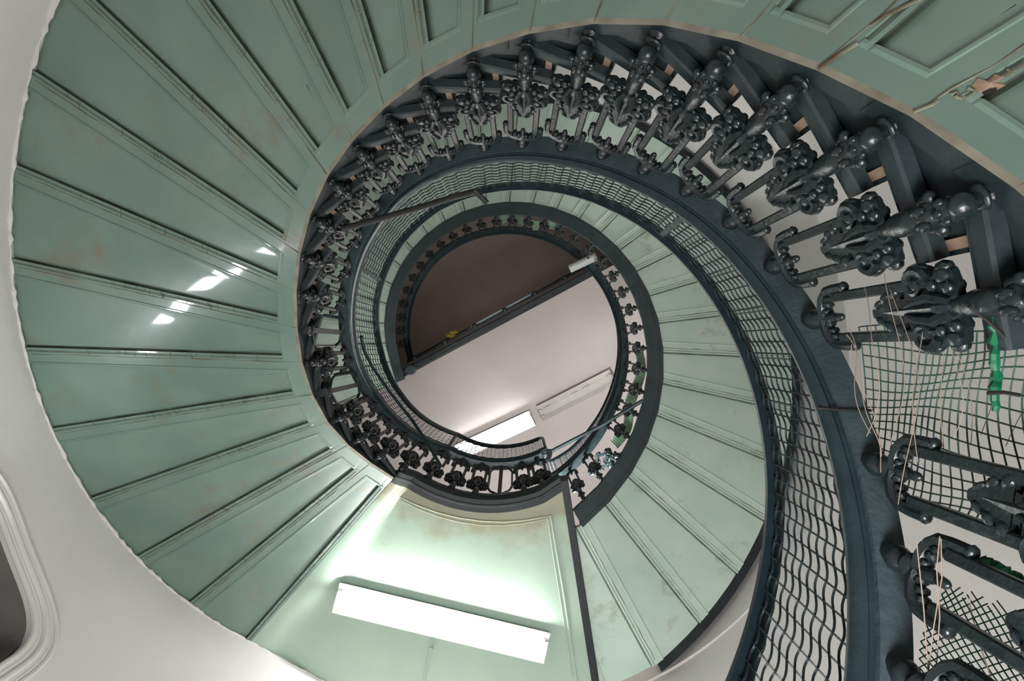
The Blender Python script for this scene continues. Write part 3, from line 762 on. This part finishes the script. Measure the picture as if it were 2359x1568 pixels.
# ------------------------------------------------------------------ lamps
def tube_lamp(root, c, ax, ay, L2, w2, drop, lit, tubes, mt, ow=1.0, td_=.88, M_LAMPB=M_LAMPB):
    """batten with open trough: c centre on ceiling, ax long unit, ay across unit"""
    z=Vector((0,0,-1))
    c=c+z*.004
    b=MB(); b.box(c+z*(drop*.30),ax*L2*.99,ay*w2*.35,z*(drop*.3)); b.build('housing',M_LAMPB,root,bevel=.004)
    b=MB()
    b.sweep([(c-ax*L2,ay,z),(c+ax*L2,ay,z)],[(-w2*.4,drop*.55),(w2*.4,drop*.55),(w2,drop*ow),(w2+.004,drop*ow),(w2*.42,drop*.5),(-w2*.42,drop*.5),(-w2-.004,drop),(-w2,drop)])
    for s_ in (-1,1):
        e=c+ax*L2*s_; b.add([e+ay*-w2+z*drop,e+ay*w2+z*drop*ow,e+ay*w2*.4+z*drop*.5,e-ay*w2*.4+z*drop*.5],[(0,1,2,3)]); 
    b.build('reflector',M_LAMPB,root)
    for o_,on in tubes:
        for s_ in (-1,1):
            h=MB(); h.box(c+ax*L2*.95*s_+ay*o_+z*(drop*.78),ax*.012,ay*.014,z*.028); h.ell(c+ax*L2*.93*s_+ay*o_+z*(drop*.88),.012,.012,.012); h.build('lamp_holder',M_LAMPB,root)
        if on:
            t=MB(); t.tube([c-ax*L2*.93+ay*o_+z*drop*td_,c+ax*L2*.93+ay*o_+z*drop*td_],.014,10); t.build('tube',mt,root,smooth=True)
    w=MB(); 
    for s_ in (-.12,.22,-.85,.85):
        q=c+ax*L2*s_+z*(drop*.6)+ay*w2*.45; w.tube([q,q+ax*.04+ay*.006,q+ax*.08-ay*.004+z*.008,q+ax*.13],.004,4)
    w.build('wiring',M_CRACK,root)
lamp=empty('tube_lamp','lit white fluorescent batten with open reflector under the green middle landing','lamp')
a=at(774,1376,ZL-.07); c_=at(1260,1493,ZL-.07); mid=(a+c_)/2; ax=(c_-a).normalized(); ay=Vector((-ax.y,ax.x,0))
tube_lamp(lamp, Vector((mid.x,mid.y,ZL+.0)), ax, ay, (c_-a).length/2, .115, .085, True, [(.060,True),(-.075,False)], M_TUBE, .62, 1.15)
b=MB(); cA=at(997,1468,ZL-.02); cB=at(972,1580,ZL-.02); b.tube([cA,cB],.010,8); b.ell(at(993,1492,ZL-.02),.016,.016,.016); 
tag(b.build('conduit',M_CONDUIT,smooth=True),'thin green painted conduit running from the lit landing lamp to the wall','conduit')
ZTL=ZT
lamp2=empty('tube_lamp','lit white fluorescent batten on the pinkish white top ceiling','lamp')
pA=at(1226,963,ZTL-.08); dirx=(at(1215,950,ZTL)-at(1090,1008,ZTL)).normalized(); ayy=Vector((-dirx.y,dirx.x,0)); L2=.66
tube_lamp(lamp2, Vector((pA.x,pA.y,ZTL))-dirx*L2, dirx, ayy, L2, .125,.09,True,[(.045,True),(-.045,False)],M_TUBE2,.7,1.2)
lamp3=empty('tube_lamp','unlit dull fluorescent batten on the top ceiling, further right than the lit one','lamp')
qA=at(1240,955,ZTL-.08); qB=at(1430,858,ZTL-.08); dx=(qB-qA).normalized()
tube_lamp(lamp3, Vector((qA.x,qA.y,ZTL))+dx*.68, dx, Vector((-dx.y,dx.x,0)), .66, .13,.10,False,[(.05,False),(-.05,False)],M_TUBE2, M_LAMPB=M_DULL)

# ------------------------------------------------------------------ loose rods, cables, nets
def rod(name,pts,r,m,label,cat,n=8):
    b=MB(); b.tube(pts,r,n); return tag(b.build(name,m,smooth=True),label,cat)
rod('pole',[at(786,527,3.85),at(830,516,3.86),at(960,480,3.88),at(1050,452,3.9),at(1096,441,3.91)],.018,M_TIE,'dark pole sticking out from a left baluster across the well','pole')
rod('stick',[at(1092,438,3.89),at(1122,467,3.92)],.016,M_TIE,'short dark stick at the tip of the long pole','stick')
rod('cable',[at(832,775,5.3),at(838,805,5.5),at(858,845,5.7),at(900,905,5.9),at(950,968,5.9),at(985,1020,5.7),at(1018,1078,5.5)],.014,M_RAIL,'dark cable draped over the mesh guard at lower left','cable')
rod('brace_rod',[at(1268,1040,6.62),at(1390,977,6.55),at(1481,922,6.45)],.018,M_RAIL,'thin straight dark rod bridging from the landing rail end to the upper balusters','rod')
b=MB(); p=at(1374,590,8.7); q=at(1312,619,8.75); b.tube([p,q],.055,12); tag(b.build('pipe',M_PIPE,smooth=True),'grey pipe end poking out past the upper right rail','pipe')

def net(name, surf, nu, nv, m, r, label, wav, diag=False, drop=0):
    b=MB()
    def pt(u,v):
        return surf(u,v)+wav(u,v)
    for i in range(nu+1):
        if random.random()<drop: continue
        v1=1 if random.random()>.15 else random.uniform(.6,1)
        b.tube([pt(i/nu,v1*j/(nv*2)) for j in range(nv*2+1)],r,3,caps=False)
    for j in range(nv+1):
        if random.random()<drop: continue
        b.tube([pt(i/(nu*2),j/nv) for i in range(nu*2+1)],r,3,caps=False)
    return tag(b.build(name,m),label,'net')
def s1(u,v):   # u along the balustrade from n=-1.25 to -4.6, v down from the rail
    n=-1.25-2.15*u; return P(C1,thb(n),lerp(RT1,n)+.055+.05*v, zt1(-2.2)+.00+.05*u-.85*v)
def w1(u,v): return Vector((.012*sin(9*v+5*u)+.01*sin(17*v*u),.014*sin(7*v+9*u+1),.028*sin(8*v+2+3*u)+.02*sin(5*u)))
net('safety_net',s1,17,30,M_NET,.0021,'dark green plastic net with square holes closing the missing baluster gap',w1,drop=.03)
A_,B_,C_,D_=at(2178,1335,1.47),at(2500,1450,1.16),at(2095,1620,1.44),at(2500,1800,1.12)
def s2(u,v): return (A_*(1-u)+B_*u)*(1-v)+(C_*(1-u)+D_*u)*v+Vector((.006*sin(9*v+u),.006*sin(6*u+v),.012*sin(5*u+4*v)))
b=MB()
for k in range(-15,16):
    for sg in (1,-1):
        pts=[]
        for q in range(33):
            u=q/32; v=(k/15+u) if sg==1 else (k/15+1-u)
            if 0<=v<=1 and (v>.03+.10*((k*7)%3)/3): pts.append(s2(u,v))
        if len(pts)>1: b.tube(pts,.0017,3,caps=False)
tag(b.build('safety_net',M_NET),'dark green plastic net with diagonal holes at the bottom right below the balusters','net')
def roll(name,pts,r,label):
    b=MB(); P_=[]; R_=[]
    for i in range(len(pts)-1):
        for k in range(6):
            P_.append(pts[i].lerp(pts[i+1],k/6)+Vector((random.uniform(-.3,.3),random.uniform(-.3,.3),random.uniform(-.3,.3)))*r); R_.append(r*random.uniform(.6,1.2))
    b.tube(P_,R_,7); return tag(b.build(name,M_NETB),label,'net')
def s3(n0,n1,lo,hi):
    return lambda u,v: P(C2,th2(n0+(n1-n0)*u),1.66+.02*sin(9*u),z2(n0+(n1-n0)*u)+lo+(hi-lo)*v)
w3=lambda u,v: Vector((.02*sin(11*u),.02*sin(8*u+1),.03*sin(9*u+4*v)))
net('safety_net',s3(2.2,6.0,.45,1.0),60,24,M_NET2,.0035,'pale green fine netting behind the upper balusters on the right',w3)
net('safety_net',s3(12.2,15.2,.35,.98),60,24,M_NET2,.0035,'pale green fine netting behind the upper balusters near the grey pipe',w3)
roll('net_roll',[at(2290,700,1.32),at(2292,800,1.33),at(2296,880,1.33),at(2290,962,1.32)],.010,'bright green crumpled roll of netting crossing the square net')
roll('net_roll',[at(2262,1287,1.30),at(2310,1312,1.28),at(2365,1344,1.26),at(2420,1372,1.24)],.010,'bright green crumpled roll of netting at the far lower right')
# twine strands
ends=[((1982,652),(1992,1010)),((2045,640),(2060,1040)),((2120,640),(2110,1050)),((2140,650),(2190,1020)),((2150,700),(2160,1080)),((1945,765),(2020,1060)),((1960,790),(2035,1075)),((1950,770),(1998,985)),((2250,640),(2270,1000)),((2310,700),(2325,1040)),((2060,660),(2075,1170)),((2190,690),(2240,1010))]
grp='loose twine strands tied across the near netting'
ords=['leftmost','second from left','third from left','fourth from left','fifth from left','sixth from left','seventh from left','eighth from left','ninth from left','tenth from left','eleventh from left','rightmost']
ends.sort(key=lambda e:e[0][0]+e[1][0])
for i,(p,q) in enumerate(ends):
    a=at(*p,1.50+.02*(i%3)); c=at(*q,1.42+.02*(i%4)); pts=[]
    for k in range(13):
        t=k/12; pts.append(a.lerp(c,t)+Vector((.010*sin(t*7+i),.012*sin(t*5+i*2),-.10*4*t*(1-t)*(i%3)/3)))
    b=MB(); b.tube(pts,.0010,4,caps=False); tag(b.build('twine',M_TWINE),ords[i]+' of the tan twine strands across the near square netting','twine',grp)
for i,pl in enumerate([[(2165,1235),(2158,1310),(2165,1420),(2155,1568)],[(2235,1330),(2235,1400),(2262,1500),(2290,1580)],[(2112,1250),(2128,1400),(2140,1568)],[(2168,1240),(2170,1330),(2150,1450),(2135,1580)]]):
    b=MB(); b.tube([at(*p,1.30) for p in pl],.0013,4,caps=False); tag(b.build('twine',M_TWINE),['longest tan twine strand dangling from the crown of the lowest baluster','rightmost tan twine strand dangling at the bottom right corner','tan twine strand lying over the handrail at the bottom right','tan twine strand curving left from the lowest baluster crown'][i],'twine','twine strands dangling at bottom right')
for (p,q,z) in (((2232,705),(2322,782),1.30),((2275,905),(2350,910),1.28),):
    b=MB(); b.tube([at(*p,z),at((p[0]+q[0])/2,(p[1]+q[1])/2-4,z),at(*q,z)],.004,6); tag(b.build('cable_tie',M_TIE),'long slanting black cable tie above the near netting' if p[1]<800 else 'short level black cable tie through the green roll','cable tie','black ties through the near netting')
